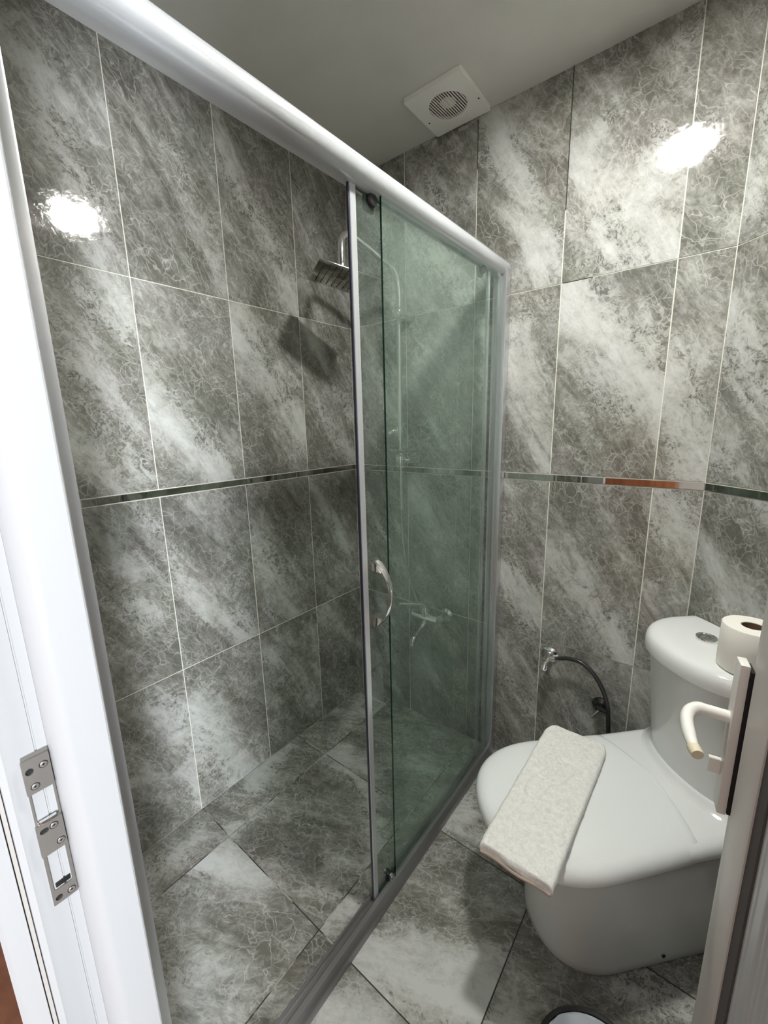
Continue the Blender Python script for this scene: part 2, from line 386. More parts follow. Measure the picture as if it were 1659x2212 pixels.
def tiled(name, org, U, V, Nn, us, vs, blobs, mt, mg, skip=None, gap=0.0014, clip=None, base=0.14, step=0.016, gapz=0.0012, ext=0.05, body=0.06):
    """tiles: one fine patch per tile, standing gapz proud of the grout bed; skip=(v0,v1) row left for a strip"""
    org, U, V, Nn = map(Vector, (org, U, V, Nn))
    bm = bmesh.new(); uvl = bm.loops.layers.uv.new('UVMap'); cl = bm.verts.layers.float_color.new('print_map')
    for i in range(len(us) - 1):
        for j in range(len(vs) - 1):
            u0, u1, v0, v1 = us[i], us[i + 1], vs[j], vs[j + 1]
            if skip and abs(v0 - skip[0]) < 1e-4: continue
            rnd = (random.random(), random.random())
            mine = [s for s in blobs if u0 - .01 <= (s[0] + s[2]) / 2 <= u1 + .01 and v0 - .03 <= (s[1] + s[3]) / 2 <= v1 + .03]
            auto = [] if mine else [(u0 + (u1 - u0) * random.uniform(.0, .5), v1 - .05, u0 + (u1 - u0) * random.uniform(.6, 1.), v0 + .1, 0.045, 0.5)]
            a0, a1, b0, b1 = u0 + gap, u1 - gap, v0 + gap, v1 - gap
            nu = max(2, int((a1 - a0) / step)); nv = max(2, int((b1 - b0) / step)); G = []
            for q in range(nv + 1):
                row = []
                for p in range(nu + 1):
                    u = a0 + (a1 - a0) * p / nu; v = b0 + (b1 - b0) * q / nv
                    vt = bm.verts.new(org + U * u + V * v)
                    w = base + 0.22 * (mnoise.noise(Vector((u * 5 + rnd[0] * 9, v * 5 + rnd[1] * 9, 3.3))))
                    for s in mine + auto:
                        x = seg_d(u, v, *s[:4]) / (s[4] * 1.4)
                        w = max(w, base + s[5] * 0.70 * math.exp(-x * x))
                    vt[cl] = (rnd[0], rnd[1], max(0, w), 1)  # blue channel: marble lightness, including the painted daylight patch on wall_left
                    row.append((vt, u, v))
                G.append(row)
            for q in range(nv):
                for p in range(nu):
                    c = [G[q][p], G[q][p + 1], G[q + 1][p + 1], G[q + 1][p]]
                    f = bm.faces.new([x[0] for x in c])
                    for lp, x in zip(f.loops, c): lp[uvl].uv = (x[1], x[2])
    # grout bed and the wall body behind it
    u0, u1, v0, v1 = us[0] - ext, us[-1] + ext, vs[0] - ext, vs[-1] + ext
    P8 = [bm.verts.new(org + U * u + V * v - Nn * d) for d in (gapz, body) for (u, v) in ((u0, v0), (u1, v0), (u1, v1), (u0, v1))]
    for f in ((0, 1, 2, 3), (7, 6, 5, 4), (0, 4, 5, 1), (1, 5, 6, 2), (2, 6, 7, 3), (3, 7, 4, 0)):
        bm.faces.new([P8[i] for i in f]).material_index = 1
    me = bpy.data.meshes.new(name); bm.to_mesh(me); bm.free()
    me.materials.append(mt); me.materials.append(mg)
    o = bpy.data.objects.new(name, me); COL.objects.link(o)
    return struct(o)

VS = [0.0, ZB, ZS1, ZS2, ZT, H]
LS = [YF, 0.0641, 0.3691, 0.6741, 0.9772, D]
tiled('wall_left', (0, 0, 0), (0, 1, 0), (0, 0, 1), (1, 0, 0), LS, VS, PRINT_DAYLIGHT_L, M['marble_wall'], M['grout'], (ZS1, ZS2))
BS = [0.0, 0.3032, 0.6033, 0.8998, 1.2012, W]
tiled('wall_back', (0, D, 0), (1, 0, 0), (0, 0, 1), (0, -1, 0), BS, VS, PRINT_B, M['marble_wall'], M['grout'], (ZS1, ZS2))
tiled('wall_back_right', PN, DD, (0, 0, 1), -NN, [0, 0.30, DIAG], VS, PRINT_D, M['marble_wall'], M['grout'], (ZS1, ZS2))
tiled('wall_right', (XR, 0, 0), (0, 1, 0), (0, 0, 1), (-1, 0, 0), [YF, 0.21, 0.51, 0.81, YR], VS, [], M['marble_wall'], M['grout'], (ZS1, ZS2))
# floor
tiled('floor', (0, 0, 0), (1, 0, 0), (0, 1, 0), (0, 0, 1), [0, 0.1755, 0.620, 1.0565, 1.5015, XR + 0.05], [YO, -0.08, 0.3725, 0.825, D], PRINT_F, M['marble_floor'], M['grout_floor'], gap=0.0016, base=0.15)

# front wall with the door opening (one mesh, tiled look on the bathroom side is out of view)
bm = bmesh.new()
box(bm, -0.06, JX0 - 0.045, YO, YF - 0.0005, 0, H)
box(bm, JX1 + 0.045, XR + 0.06, YO, YF, 0, H)
box(bm, JX0 - 0.045, JX1 + 0.045, YO, YF, 2.09, H)
struct(obj('wall_bedroom_inner', bm, M['bedroom_wall'], flat=True))
for nm, u0, u1, v0 in (('wall_front', 0.0, JX0 - 0.046, 0.0), ('wall_front_right', JX1 + 0.046, XR, 0.0), ('wall_front_top', JX0 - 0.046, JX1 + 0.046, 2.10)):
    uu = [u0] + [q for q in (0.30, 0.60, 0.90, 1.20) if u0 + .03 < q < u1 - .03] + [u1]
    tiled(nm, (0, YF + 0.0014, 0), (1, 0, 0), (0, 0, 1), (0, 1, 0), uu, [0.0, ZB, ZS1, ZS2, ZT, H] if v0 == 0 else [v0, H], [], M['marble_wall'], M['grout'], ext=0, gapz=0.0009, body=0.0016)
bm = bmesh.new(); box(bm, -0.06, XR + 0.06, YO, D + 0.06, H, H + 0.06)
struct(obj('ceiling', bm, M['ceiling'], flat=True))

# mirror strips between the tile rows
def strip(name, org, U, Nn, us):
    org, U, Nn = Vector(org), Vector(U), Vector(Nn)
    bm = bmesh.new()
    for a, b in zip(us[:-1], us[1:]):
        obox(bm, org, U, Nn, Vector((0, 0, 1)), (a + 0.0006, b - 0.0006), (-0.004, 0.0008), (ZS1 + 0.0018, ZS2 - 0.0018), 0.0007, 1)
    return struct(obj(name, bm, M['mirror'], flat=True))
strip('trim_1', (0, 0, 0), (0, 1, 0), (1, 0, 0), [YF, 0.2, 0.80, D])
strip('trim_2', (0, D, 0), (1, 0, 0), (0, -1, 0), [0, 0.445, 1.0, 1.272, W])
strip('trim_3', PN, DD, -NN, [0, 0.30, DIAG])
strip('trim_4', (XR, 0, 0), (0, 1, 0), (-1, 0, 0), [YF, 0.51, YR])

# plaster smears at the top of the back wall
bm = bmesh.new()
for (x, z, w, h) in ((0.40, 2.349, 0.03, 0.009), (0.435, 2.340, 0.022, 0.022), (0.47, 2.352, 0.05, 0.006), (0.545, 2.341, 0.035, 0.013), (0.59, 2.347, 0.04, 0.012), (0.36, 2.352, 0.03, 0.006)):
    pts = []
    for i in range(14):
        a = 2 * math.pi * i / 14; r = 0.7 + 0.5 * random.random()
        pts.append((x + w / 2 * math.cos(a) * r, z + h / 2 * math.sin(a) * r))
    loft(bm, [[(p, D - 0.0002, q) for p, q in pts], [(x + (p - x) * .85, D - 0.0022, z + (q - z) * .85) for p, q in pts]])
struct(obj('trim_5', bm, mat('plaster_smear', (0.42, 0.42, 0.36), 0.9), flat=True), 'pale plaster smears along the ceiling edge below the fan')

# open black joints above the tiles near the ceiling
bm = bmesh.new()
box(bm, 0.8985, 0.9015, D - 0.0006, D + 0.001, 1.99, H - 0.001); box(bm, 0.6022, 0.6046, D - 0.0006, D + 0.001, 2.20, H - 0.001)
box(bm, 0.905, 0.99, D - 0.0005, D + 0.001, ZT - 0.0009, ZT + 0.0009)
struct(obj('trim_6', bm, M['grout_dark'], flat=True), 'black open joints in the back wall tiles')

# ------------------------------------------------------------------ door frame on the left (PVC) with its strike plate
Z1 = 2.05
jam = [(0.70, YF + 0.006), (0.70, YF), (0.755, YF), (0.755, YO), (0.70, YO), (0.70, -0.188), (0.803, -0.190), (0.806, -0.186), (0.806, -0.1685),
       (0.7985, -0.1675), (0.7985, -0.1635), (0.803, -0.1625), (0.8045, -0.157), (0.8015, -0.150), (0.8005, -0.1315), (0.7990, -0.1310), (0.7990, -0.1298), (0.8005, -0.1293),
       (0.8005, -0.1205)] + [(0.7985 + 0.0215 * math.sin(math.radians(t)), -0.1009 - 0.0196 * math.cos(math.radians(t))) for t in range(0, 91, 9)] + [(0.8200, -0.0700), (0.8185, -0.0680), (0.79, -0.0600)]
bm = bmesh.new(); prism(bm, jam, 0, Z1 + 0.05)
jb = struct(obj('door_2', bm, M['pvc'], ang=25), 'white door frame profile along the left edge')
bm = bmesh.new(); prism(bm, [(0.7987, -0.1672), (0.8035, -0.1672), (0.8035, -0.1638), (0.7987, -0.1638)], 0, Z1)
obj('gasket', bm, M['gasket_grey'], jb, flat=True)
# lintel and hinge side
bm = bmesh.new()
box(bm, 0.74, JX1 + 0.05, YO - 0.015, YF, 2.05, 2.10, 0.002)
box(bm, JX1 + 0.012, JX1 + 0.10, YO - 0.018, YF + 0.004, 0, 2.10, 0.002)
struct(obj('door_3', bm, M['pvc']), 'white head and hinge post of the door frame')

# strike plate: z from 0.836 to 1.032, y from -0.1445 to -0.1215, standing on the rebate face x=0.8005
sp = thing('strike_plate', 'nickel strike plate screwed to the white left door frame', 'strike plate', (0.8025, -0.133, 0.84))
YA, YB2 = -0.1452, -0.1212
def plate_part(bm, outline, holes=(), x0=0.8006, x1=0.8030):
    """flat plate in the y-z plane with rectangular or round holes cut by bridging"""
    vo = [bm.verts.new((x1, y, z)) for y, z in outline]
    eo = [bm.edges.new((vo[i], vo[(i + 1) % len(vo)])) for i in range(len(vo))]
    eh = []
    for h in holes:
        vh = [bm.verts.new((x1, y, z)) for y, z in h]
        eh += [bm.edges.new((vh[i], vh[(i + 1) % len(vh)])) for i in range(len(vh))]
    r = bmesh.ops.triangle_fill(bm, use_beauty=True, use_dissolve=False, edges=eo + eh)
    fs = [g for g in r['geom'] if isinstance(g, bmesh.types.BMFace)]
    e = bmesh.ops.extrude_face_region(bm, geom=fs)
    bmesh.ops.translate(bm, vec=(x0 - x1, 0, 0), verts=[g for g in e['geom'] if isinstance(g, bmesh.types.BMVert)])
def circ(y, z, r, n=16, sy=1.0): return [(y + r * sy * math.cos(2 * math.pi * i / n), z + r * math.sin(2 * math.pi * i / n)) for i in range(n)]
def rrect(y0, y1, z0, z1, r=0.002, n=4):
    out = []
    for cy, cz, a0 in ((y1 - r, z1 - r, 0), (y0 + r, z1 - r, 90), (y0 + r, z0 + r, 180), (y1 - r, z0 + r, 270)):
        for i in range(n + 1):
            a = math.radians(a0 + 90 * i / n); out.append((cy + r * math.cos(a), cz + r * math.sin(a)))
    return out
bm = bmesh.new()
# base plate, long, with two openings
plate_part(bm, rrect(YA + 0.001, YB2, 0.8365, 1.0325, 0.001), [rrect(YA + 0.0030, YB2 - 0.0020, 0.9475, 0.9885, 0.002), rrect(YA + 0.0040, YB2 - 0.0030, 0.8550, 0.9060, 0.002), circ(-0.1385, 0.8440, 0.0035)])
obj('base_plate', bm, M['nickel'], sp, flat=True)
bm = bmesh.new()   # upper raised block
plate_part(bm, rrect(YA, YB2 - 0.0005, 0.9880, 1.0290, 0.001), [circ(-0.1395, 1.0150, 0.0040, sy=.9)], 0.8031, 0.8062)
obj('keeper', bm, M['nickel'], sp, flat=True)
bm = bmesh.new()   # middle raised block
plate_part(bm, rrect(YA, YB2 - 0.0005, 0.9070, 0.9470, 0.001), [rrect(-0.1425, -0.1345, 0.9350, 0.9415, 0.003)], 0.8031, 0.8060)
obj('keeper', bm, M['nickel'], sp, flat=True)
bm = bmesh.new(); box(bm, 0.8031, 0.8075, -0.1425, -0.1255, 0.9478, 0.9515, 0.0012)
obj('latch_lip', bm, M['chrome'], sp)
bm = bmesh.new(); box(bm, 0.799, 0.8022, YA + 0.006, YB2 - 0.004, 0.857, 0.863, 0.0008)
obj('deadbolt_stop', bm, M['black'], sp)
for (y, z, x) in ((-0.1275, 1.0165, 0.8062), (-0.1375, 0.9960, 0.8062), (-0.1300, 0.9390, 0.8060), (-0.1268, 0.9160, 0.8060), (-0.1268, 0.8435, 0.8031)):
    bm = bmesh.new()
    lathe(bm, [(0.0001, 0), (0.0033, 0), (0.0033, 0.0004), (0.0028, 0.0007), (0.0016, 0.0008), (0.0012, 0.0003), (0.0001, 0.0003)], (x + .0001, y, z), (1, 0, 0), 20)
    scw = obj('screw', bm, M['nickel'], sp)
    bm = bmesh.new(); lathe(bm, [(0.0001, 0), (0.0041, 0), (0.0041, 0.00018), (0.0001, 0.00018)], (x, y, z), (1, 0, 0), 20)
    box(bm, x + .0005, x + .00065, y - .0014, y + .0014, z - .0004, z + .0004); box(bm, x + .0005, x + .00065, y - .0004, y + .0004, z - .0014, z + .0014)
    obj('recess', bm, M['hole'], scw)
for (y, z, x, ry, rz) in ((-0.1395, 1.0150, 0.8034, 0.0042, 0.0044), (-0.1385, 0.8440, 0.8007, 0.0038, 0.0038), (-0.1385, 0.93825, 0.8034, 0.0045, 0.0036)):
    bm = bmesh.new(); box(bm, x, x + .0004, y - ry, y + ry, z - rz, z + rz); obj('screw_slot', bm, M['hole'], sp, flat=True)

# ------------------------------------------------------------------ door leaf on the right, opened inwards
HG = Vector((1.5, -0.06, 0)); FE = Vector((1.405, 0.55, 0)); LD = (FE - HG).normalized(); LN = Vector((-LD.y, LD.x, 0))
def LF(a, o, z): return HG + LD * a + LN * o + Vector((0, 0, z))
ZU = Vector((0, 0, 1))
def lprism(bm, pts, z0, z1): loft(bm, [[LF(a, o, z0) for a, o in pts], [LF(a, o, z1) for a, o in pts]])
bm = bmesh.new()   # stiles and rails, front face at o=0, body behind (towards +x)
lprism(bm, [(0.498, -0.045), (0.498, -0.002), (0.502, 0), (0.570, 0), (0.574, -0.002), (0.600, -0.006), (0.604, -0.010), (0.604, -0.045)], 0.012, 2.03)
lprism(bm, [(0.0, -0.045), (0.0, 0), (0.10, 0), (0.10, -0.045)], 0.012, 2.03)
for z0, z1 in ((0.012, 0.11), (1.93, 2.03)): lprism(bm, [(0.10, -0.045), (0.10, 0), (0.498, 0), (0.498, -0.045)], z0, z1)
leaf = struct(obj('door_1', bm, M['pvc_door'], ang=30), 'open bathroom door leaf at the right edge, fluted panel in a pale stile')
bm = bmesh.new()
lprism(bm, [(0.486, -0.030), (0.486, -0.009), (0.498, -0.004), (0.498, -0.030)], 0.11, 1.93)
lprism(bm, [(0.10, -0.030), (0.10, -0.004), (0.112, -0.009), (0.112, -0.030)], 0.11, 1.93)
obj('gasket', bm, M['gasket'], leaf, flat=True)
bm = bmesh.new()
pts = []
a = 0.112
while a < 0.486:
    if a > 0.448: pts.append((a, -0.012 + (0.0015 if 0.470 < a < 0.476 else 0)))
    else: pts.append((a, -0.012 - 0.0035 * (0.5 - 0.5 * math.cos(2 * math.pi * (a - 0.448) / 0.0145)) ** 0.6))
    a += 0.00145
pts.append((0.486, -0.012))
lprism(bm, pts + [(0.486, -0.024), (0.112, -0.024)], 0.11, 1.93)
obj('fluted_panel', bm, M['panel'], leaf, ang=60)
bm = bmesh.new()
obox(bm, LF(0, 0, 0), LD, LN, ZU, (0.583, 0.610), (0.0015, 0.013), (0.782, 1.028), 0.002)
hp = obj('handle_plate', bm, M['plate_pvc'], leaf)
bm = bmesh.new()
obox(bm, LF(0, 0, 0), LD, LN, ZU, (0.5815, 0.6115), (-0.004, 0.0014), (0.786, 1.020), 0.0)
obj('dirt_shade_gap', bm, M['hole'], hp, flat=True)  # black slab stands in for the shade and dirt behind the plate
bm = bmesh.new()
sec = [(math.cos(2 * math.pi * i / 20) * 1.0, math.sin(2 * math.pi * i / 20) * 1.0) for i in range(20)]
pth = catmull([LF(0.597, 0.012, 0.937), LF(0.598, 0.040, 0.938), LF(0.596, 0.052, 0.938), LF(0.585, 0.062, 0.936), LF(0.565, 0.0665, 0.934), LF(0.535, 0.0665, 0.932), LF(0.512, 0.064, 0.930)], 6)
tube(bm, pth, [0.0085] * 8 + [0.0092] * (len(pth) - 8 - 6) + [0.0085, 0.0082, 0.008, 0.0078, 0.0076, 0.0074], sect=[(a * 0.9, b * 1.05) for a, b in sec])
hd = obj('door_handle', bm, M['handle_white'], leaf)
bm = bmesh.new(); tube(bm, [LF(0.514, 0.0643, 0.930), LF(0.505, 0.0622, 0.9295), LF(0.500, 0.061, 0.929)], [0.0079, 0.0079, 0.0072], 16)
obj('end_cap', bm, M['handle_cream'], hd)
bm = bmesh.new(); obox(bm, LF(0, 0, 0), LD, LN, ZU, (0.596, 0.604), (0.013, 0.028), (0.838, 0.862), 0.001)
obj('thumb_turn', bm, M['handle_white'], leaf)

# ------------------------------------------------------------------ shower enclosure
se = thing('shower_enclosure', 'sliding glass shower screen with satin aluminium rails and chrome handle', 'shower screen', (0.715, 0.6, 0))
def hdr_section(cx=0.702, z0=1.8405, z1=1.8925):
    zc = (z0 + z1) / 2; hz = (z1 - z0) / 2; pts = [(cx - 0.012, z0), (cx - 0.012, z1)]
    for i in range(15):
        a = math.pi / 2 - math.pi * i / 14
        pts.append((cx + 0.033 * math.cos(a) ** 0.8 if math.cos(a) > 1e-6 else cx, zc + hz * math.sin(a)))
    return pts
bm = bmesh.new(); S = hdr_section()
loft(bm, [[(x, y, z) for x, z in S] for y in (YF + 0.001, 1.268)])
obj('header_rail', bm, M['alu_bright'], se, ang=30)
def channel(bm, y0, y1, z0, z1):
    box(bm, 0.688, 0.706, y0, y1, z0, z1, 0.0015)
    box(bm, 0.7055, 0.7115, y0 + (0.008 if y0 > 0.5 else 0), y1 - (0 if y0 > 0.5 else 0.008), z0, z1)
    box(bm, 0.711, 0.7365, y0, y1, z0, z1, 0.003)
bm = bmesh.new(); channel(bm, 1.238, 1.2735, 0.001, 1.862); obj('wall_profile', bm, M['alu'], se)
bm = bmesh.new(); channel(bm, YF + 0.001, -0.034, 0.001, 1.846); obj('wall_profile', bm, M['alu'], se)
bm = bmesh.new()
R = [(0.6885, 0.0005), (0.6885, 0.030), (0.6905, 0.032), (0.6955, 0.032), (0.6975, 0.029), (0.6975, 0.020), (0.7085, 0.020), (0.7085, 0.027), (0.7115, 0.029), (0.724, 0.028), (0.734, 0.020), (0.740, 0.008), (0.741, 0.0005)]
loft(bm, [[(x, y, z) for x, z in R] for y in (YF + 0.001, 1.240)])
obj('bottom_rail', bm, M['alu_dark'], se, ang=25)
def pane(name, x0, x1, y0, y1, z0, z1, m, parent):
    bm = bmesh.new(); fs = box(bm, x0, x1, y0, y1, z0, z1)
    o = obj(name, bm, [m, M['glass_edge']], parent, flat=True)
    for p in o.data.polygons: p.material_index = 0 if abs(p.normal.x) > 0.9 else 1
    return o
pane('fixed_glass', 0.7145, 0.7195, 0.596, 1.240, 0.026, 1.850, M['glass_green'], se)
sl = pane('sliding_glass', 0.7000, 0.7050, 0.524, 1.165, 0.024, 1.838, M['glass_green'], se)
bm = bmesh.new(); prism(bm, [(0.6988, 0.5255), (0.6988, 0.5115), (0.7015, 0.5100), (0.7055, 0.5105), (0.7068, 0.5120), (0.7068, 0.5275), (0.7053, 0.5278), (0.7052, 0.5185), (0.6998, 0.5185), (0.6998, 0.5255)], 0.023, 1.846)
obj('edge_profile', bm, M['alu_bright'], sl, ang=30)
bm = bmesh.new(); box(bm, 0.7000, 0.7050, 0.5070, 0.5102, 0.023, 1.846, 0.001)
obj('magnetic_seal', bm, mat('dark_seal', (0.03, 0.032, 0.06), 0.3), sl)
bm = bmesh.new(); box(bm, 0.6985, 0.7065, 1.160, 1.176, 0.024, 1.838, 0.001)
obj('edge_profile', bm, M['alu'], sl)
for y in (0.580, 1.120):
    bm = bmesh.new()
    box(bm, 0.6920, 0.6998, y - 0.016, y + 0.016, 1.812, 1.845, 0.003)
    lathe(bm, [(0.001, 0), (0.013, 0), (0.014, 0.002), (0.012, 0.006), (0.006, 0.007), (0.001, 0.007)], (0.7052, y, 1.832), (1, 0, 0), 20)
    obj('roller', bm, M['black'], sl)
bm = bmesh.new()
box(bm, 0.6925, 0.7125, 0.572, 0.588, 0.0225, 0.052, 0.003)
obj('bottom_guide', bm, M['black'], sl)
bm = bmesh.new(); lathe(bm, [(0.0005, 0), (0.006, 0), (0.006, 0.006), (0.004, 0.008), (0.0005, 0.008)], (0.7125, 0.580, 0.047), (1, 0, 0), 16)
lathe(bm, [(0.0005, 0), (0.004, 0), (0.004, 0.006), (0.0005, 0.006)], (0.7125, 0.580, 0.030), (1, 0, 0), 16)
obj('guide_screw', bm, M['chrome'], sl)
# bow handle, outside
bm = bmesh.new()
hz0, hz1, hy = 0.866, 1.040, 0.555
zc = (hz0 + hz1) / 2; hh = (hz1 - hz0) / 2
def hprof(t):
    xo = 0.7055 + 0.009 + 0.043 * (1 - abs(t) ** 2.4); return xo - 0.0055 - 0.004 * abs(t) ** 3, xo
rings = []
for i in range(41):
    t = -1 + 2 * i / 40; z = zc + hh * t; xi, xo = hprof(t); w = 0.0085 + 0.004 * t * t
    rings.append([(xi, hy - w, z), (xo - 0.002, hy - w, z), (xo, hy - w * 0.55, z), (xo + 0.0006, hy, z), (xo, hy + w * 0.55, z), (xo - 0.002, hy + w, z), (xi, hy + w, z)])
loft(bm, rings)
for sg in (-1, 1):
    pr = [(0.7052, zc + sg * hh), (0.7052, zc + sg * hh * 0.70)] + [(hprof(t)[0] + 0.0008, zc + sg * hh * t) for t in (0.70, 0.76, 0.82, 0.88, 0.94, 1.0)]
    for y0_, y1_ in ((hy - 0.0115, hy - 0.0006), (hy + 0.0006, hy + 0.0115)):
        loft(bm, [[(x, y0_, z) for x, z in pr], [(x, y1_, z) for x, z in pr]])
obj('pull_handle', bm, M['chrome'], sl, ang=35)

# ------------------------------------------------------------------ shower column
sh = thing('shower_column', 'chrome riser with square rain shower head and hose on back wall', 'shower', (0.328, 1.19, 1.0))
PX, PY = 0.328, 1.190
bm = bmesh.new(); tube(bm, [(PX, PY, 1.30), (PX, PY, 1.80)], 0.0095, 20)
tube(bm, [(PX, PY, 1.03), (PX, PY, 1.31)], 0.0070, 18); obj('riser_pipe', bm, M['chrome'], sh)
HC = Vector((0.290, 0.925, 1.845))
bm = bmesh.new()
arm = catmull([(PX, PY, 1.79), (PX, PY, 1.86), (PX - .002, PY - .008, 1.900), (PX - .007, PY - .040, 1.935), (PX - .018, PY - .110, 1.960), (PX - .032, PY - .205, 1.990), (0.2915, 0.955, 1.992), (0.289, 0.933, 1.975), (0.289, 0.927, 1.945), (0.290, 0.925, 1.885)], 7)
tube(bm, arm, 0.0112, 20); obj('shower_arm', bm, M['chrome'], sh)
bm = bmesh.new()
lathe(bm, [(0.0005, 0), (0.012, 0), (0.017, 0.008), (0.017, 0.014), (0.0135, 0.020), (0.0135, 0.048), (0.0005, 0.048)], (0.290, 0.925, 1.8485), (0, 0, 1), 24)
obj('ball_joint', bm, M['chrome'], sh)
Rt = Matrix.Rotation(math.radians(-31.8), 3, 'Z') @ Matrix.Rotation(math.radians(-12.0), 3, 'X')
bm = bmesh.new(); box(bm, -0.0985, 0.0985, -0.0985, 0.0985, 0.0, 0.004, 0.0015)
box(bm, -0.03, 0.03, -0.03, 0.03, 0.004, 0.009, 0.002)
bmesh.ops.transform(bm, matrix=Matrix.Translation(HC) @ Rt.to_4x4(), verts=bm.verts[:])
hd_o = obj('shower_head', bm, M['steel_dark'], sh)
bm = bmesh.new()
for i in range(9):
    for j in range(9):
        c = HC + Rt @ Vector(((i - 4) * 0.0195, (j - 4) * 0.0195, 0.0))
        lathe(bm, [(0.0001, -0.0002), (0.0021, -0.0002), (0.0018, 0.0018), (0.0001, 0.002)], c, Rt @ Vector((0, 0, -1)), 8)
obj('nozzle_pattern', bm, M['black'], hd_o, ang=60)
def wall_mount(z, r=0.020):
    bm = bmesh.new()
    lathe(bm, [(0.0005, 0), (r * 1.1, 0), (r * 1.15, 0.004), (r * 0.92, 0.012), (r * 0.85, D - PY - 0.012), (0.0005, D - PY - 0.012)], (PX, D - 0.001, z), (0, -1, 0), 28)
    b2 = [(0.0005, -0.024), (0.010, -0.022), (0.017, -0.014), (0.0205, 0), (0.017, 0.014), (0.010, 0.022), (0.0005, 0.024)]
    lathe(bm, b2, (PX, PY, z), (0, 0, 1), 28)
    return obj('wall_bracket', bm, M['chrome'], sh)
wall_mount(1.782)
bm = bmesh.new()   # slider that would hold the hand shower
lathe(bm, [(0.0005, -0.022), (0.016, -0.020), (0.018, 0), (0.016, 0.020), (0.0005, 0.022)], (PX, PY, 1.335), (0, 0, 1), 24)
tube(bm, catmull([(PX, PY, 1.335), (PX - .02, PY - .02, 1.338), (PX - .035, PY - .035, 1.328)], 5), [0.011] * 5 + [0.012] * 5 + [0.014], 16)
obj('slider', bm, M['chrome'], sh)
bm = bmesh.new()   # soap dish ring and body below
lathe(bm, [(0.0005, 0.002), (0.045, 0.0), (0.062, 0.006), (0.066, 0.012), (0.063, 0.013), (0.058, 0.009), (0.043, 0.005), (0.0005, 0.006)], (PX + 0.018, PY - 0.012, 1.252), (0, 0, 1), 36)
obj('soap_dish', bm, M['chrome'], sh)
bm = bmesh.new()
lathe(bm, [(0.0005, -0.028), (0.018, -0.028), (0.021, -0.020), (0.021, 0.020), (0.017, 0.028), (0.0005, 0.028)], (PX, PY, 1.218), (0, 0, 1), 28)
lathe(bm, [(0.0005, 0), (0.018, 0), (0.020, 0.004), (0.015, 0.012), (0.014, D - PY - 0.01), (0.0005, D - PY - 0.01)], (PX + 0.03, D - 0.001, 1.222), (0, -1, 0), 24)
tube(bm, [(PX, PY, 1.222), (PX + 0.03, PY + 0.02, 1.222)], 0.012, 16)
obj('diverter', bm, M['chrome'], sh)
bm = bmesh.new()
lathe(bm, [(0.0005, 0), (0.021, 0), (0.021, 0.006), (0.010, 0.009), (0.008, 0.020), (0.0005, 0.020)], (PX, PY, 1.034), (0, 0, -1), 28)
obj('hose_nut', bm, M['chrome'], sh)
bm = bmesh.new()
hose = catmull([(PX, PY, 1.018), (PX + 0.002, PY - .002, 0.96), (PX + .010, PY - .006, 0.88), (PX + .030, PY - .010, 0.78), (PX + .055, PY - .006, 0.69), (PX + .075, PY - .002, 0.625), (PX + 0.080, PY, 0.575)], 8)
tube(bm, hose, 0.0062, 12); obj('shower_hose', bm, M['chrome_dull'], sh)

# mixer tap below
mx = thing('shower_mixer', 'chrome bath mixer tap low on the back wall behind green glass', 'tap', (0.44, 1.20, 0.55))
bm = bmesh.new()
tube(bm, [(0.375, 1.205, 0.555), (0.50, 1.205, 0.555)], 0.019, 22)
lathe(bm, [(0.0005, 0), (0.021, 0), (0.021, 0.030), (0.016, 0.040), (0.0005, 0.042)], (0.437, 1.205, 0.560), (0, 0, 1), 24)
obj('mixer_body', bm, M['chrome'], mx)
for x in (0.372, 0.503):
    bm = bmesh.new(); lathe(bm, [(0.0005, 0), (0.031, 0), (0.030, 0.006), (0.017, 0.015), (0.014, 0.055), (0.0005, 0.055)], (x, D - 0.001, 0.555), (0, -1, 0), 26)
    obj('wall_flange', bm, M['chrome'], mx)
bm = bmesh.new(); tube(bm, catmull([(0.437, 1.205, 0.600), (0.425, 1.190, 0.612), (0.395, 1.150, 0.622), (0.365, 1.115, 0.628)], 5), [0.012] * 5 + [0.009] * 5 + [0.007] * 6, 16)
obj('lever', bm, M['chrome'], mx)
bm = bmesh.new(); tube(bm, catmull([(0.44, 1.200, 0.545), (0.44, 1.175, 0.520), (0.44, 1.135, 0.503), (0.44, 1.105, 0.492), (0.44, 1.100, 0.470)], 6), 0.0125, 18)
obj('spout', bm, M['chrome'], mx)

# ------------------------------------------------------------------ floor drain
fd = thing('floor_drain', 'square steel floor drain with grate in the shower corner', 'drain', (0.13, 1.18, 0.0))
bm = bmesh.new(); box(bm, 0.075, 0.185, 1.125, 1.235, -0.001, 0.0018, 0.0008); obj('drain_frame', bm, mat('steel_pale', (0.62, 0.60, 0.55), 0.4, 0.4), fd)
bm = bmesh.new()
for i in range(6): box(bm, 0.095, 0.165, 1.1415 + i * 0.014, 1.1475 + i * 0.014, 0.0015, 0.0030, 0.0006)
obj('grate', bm, M['alu'], fd)

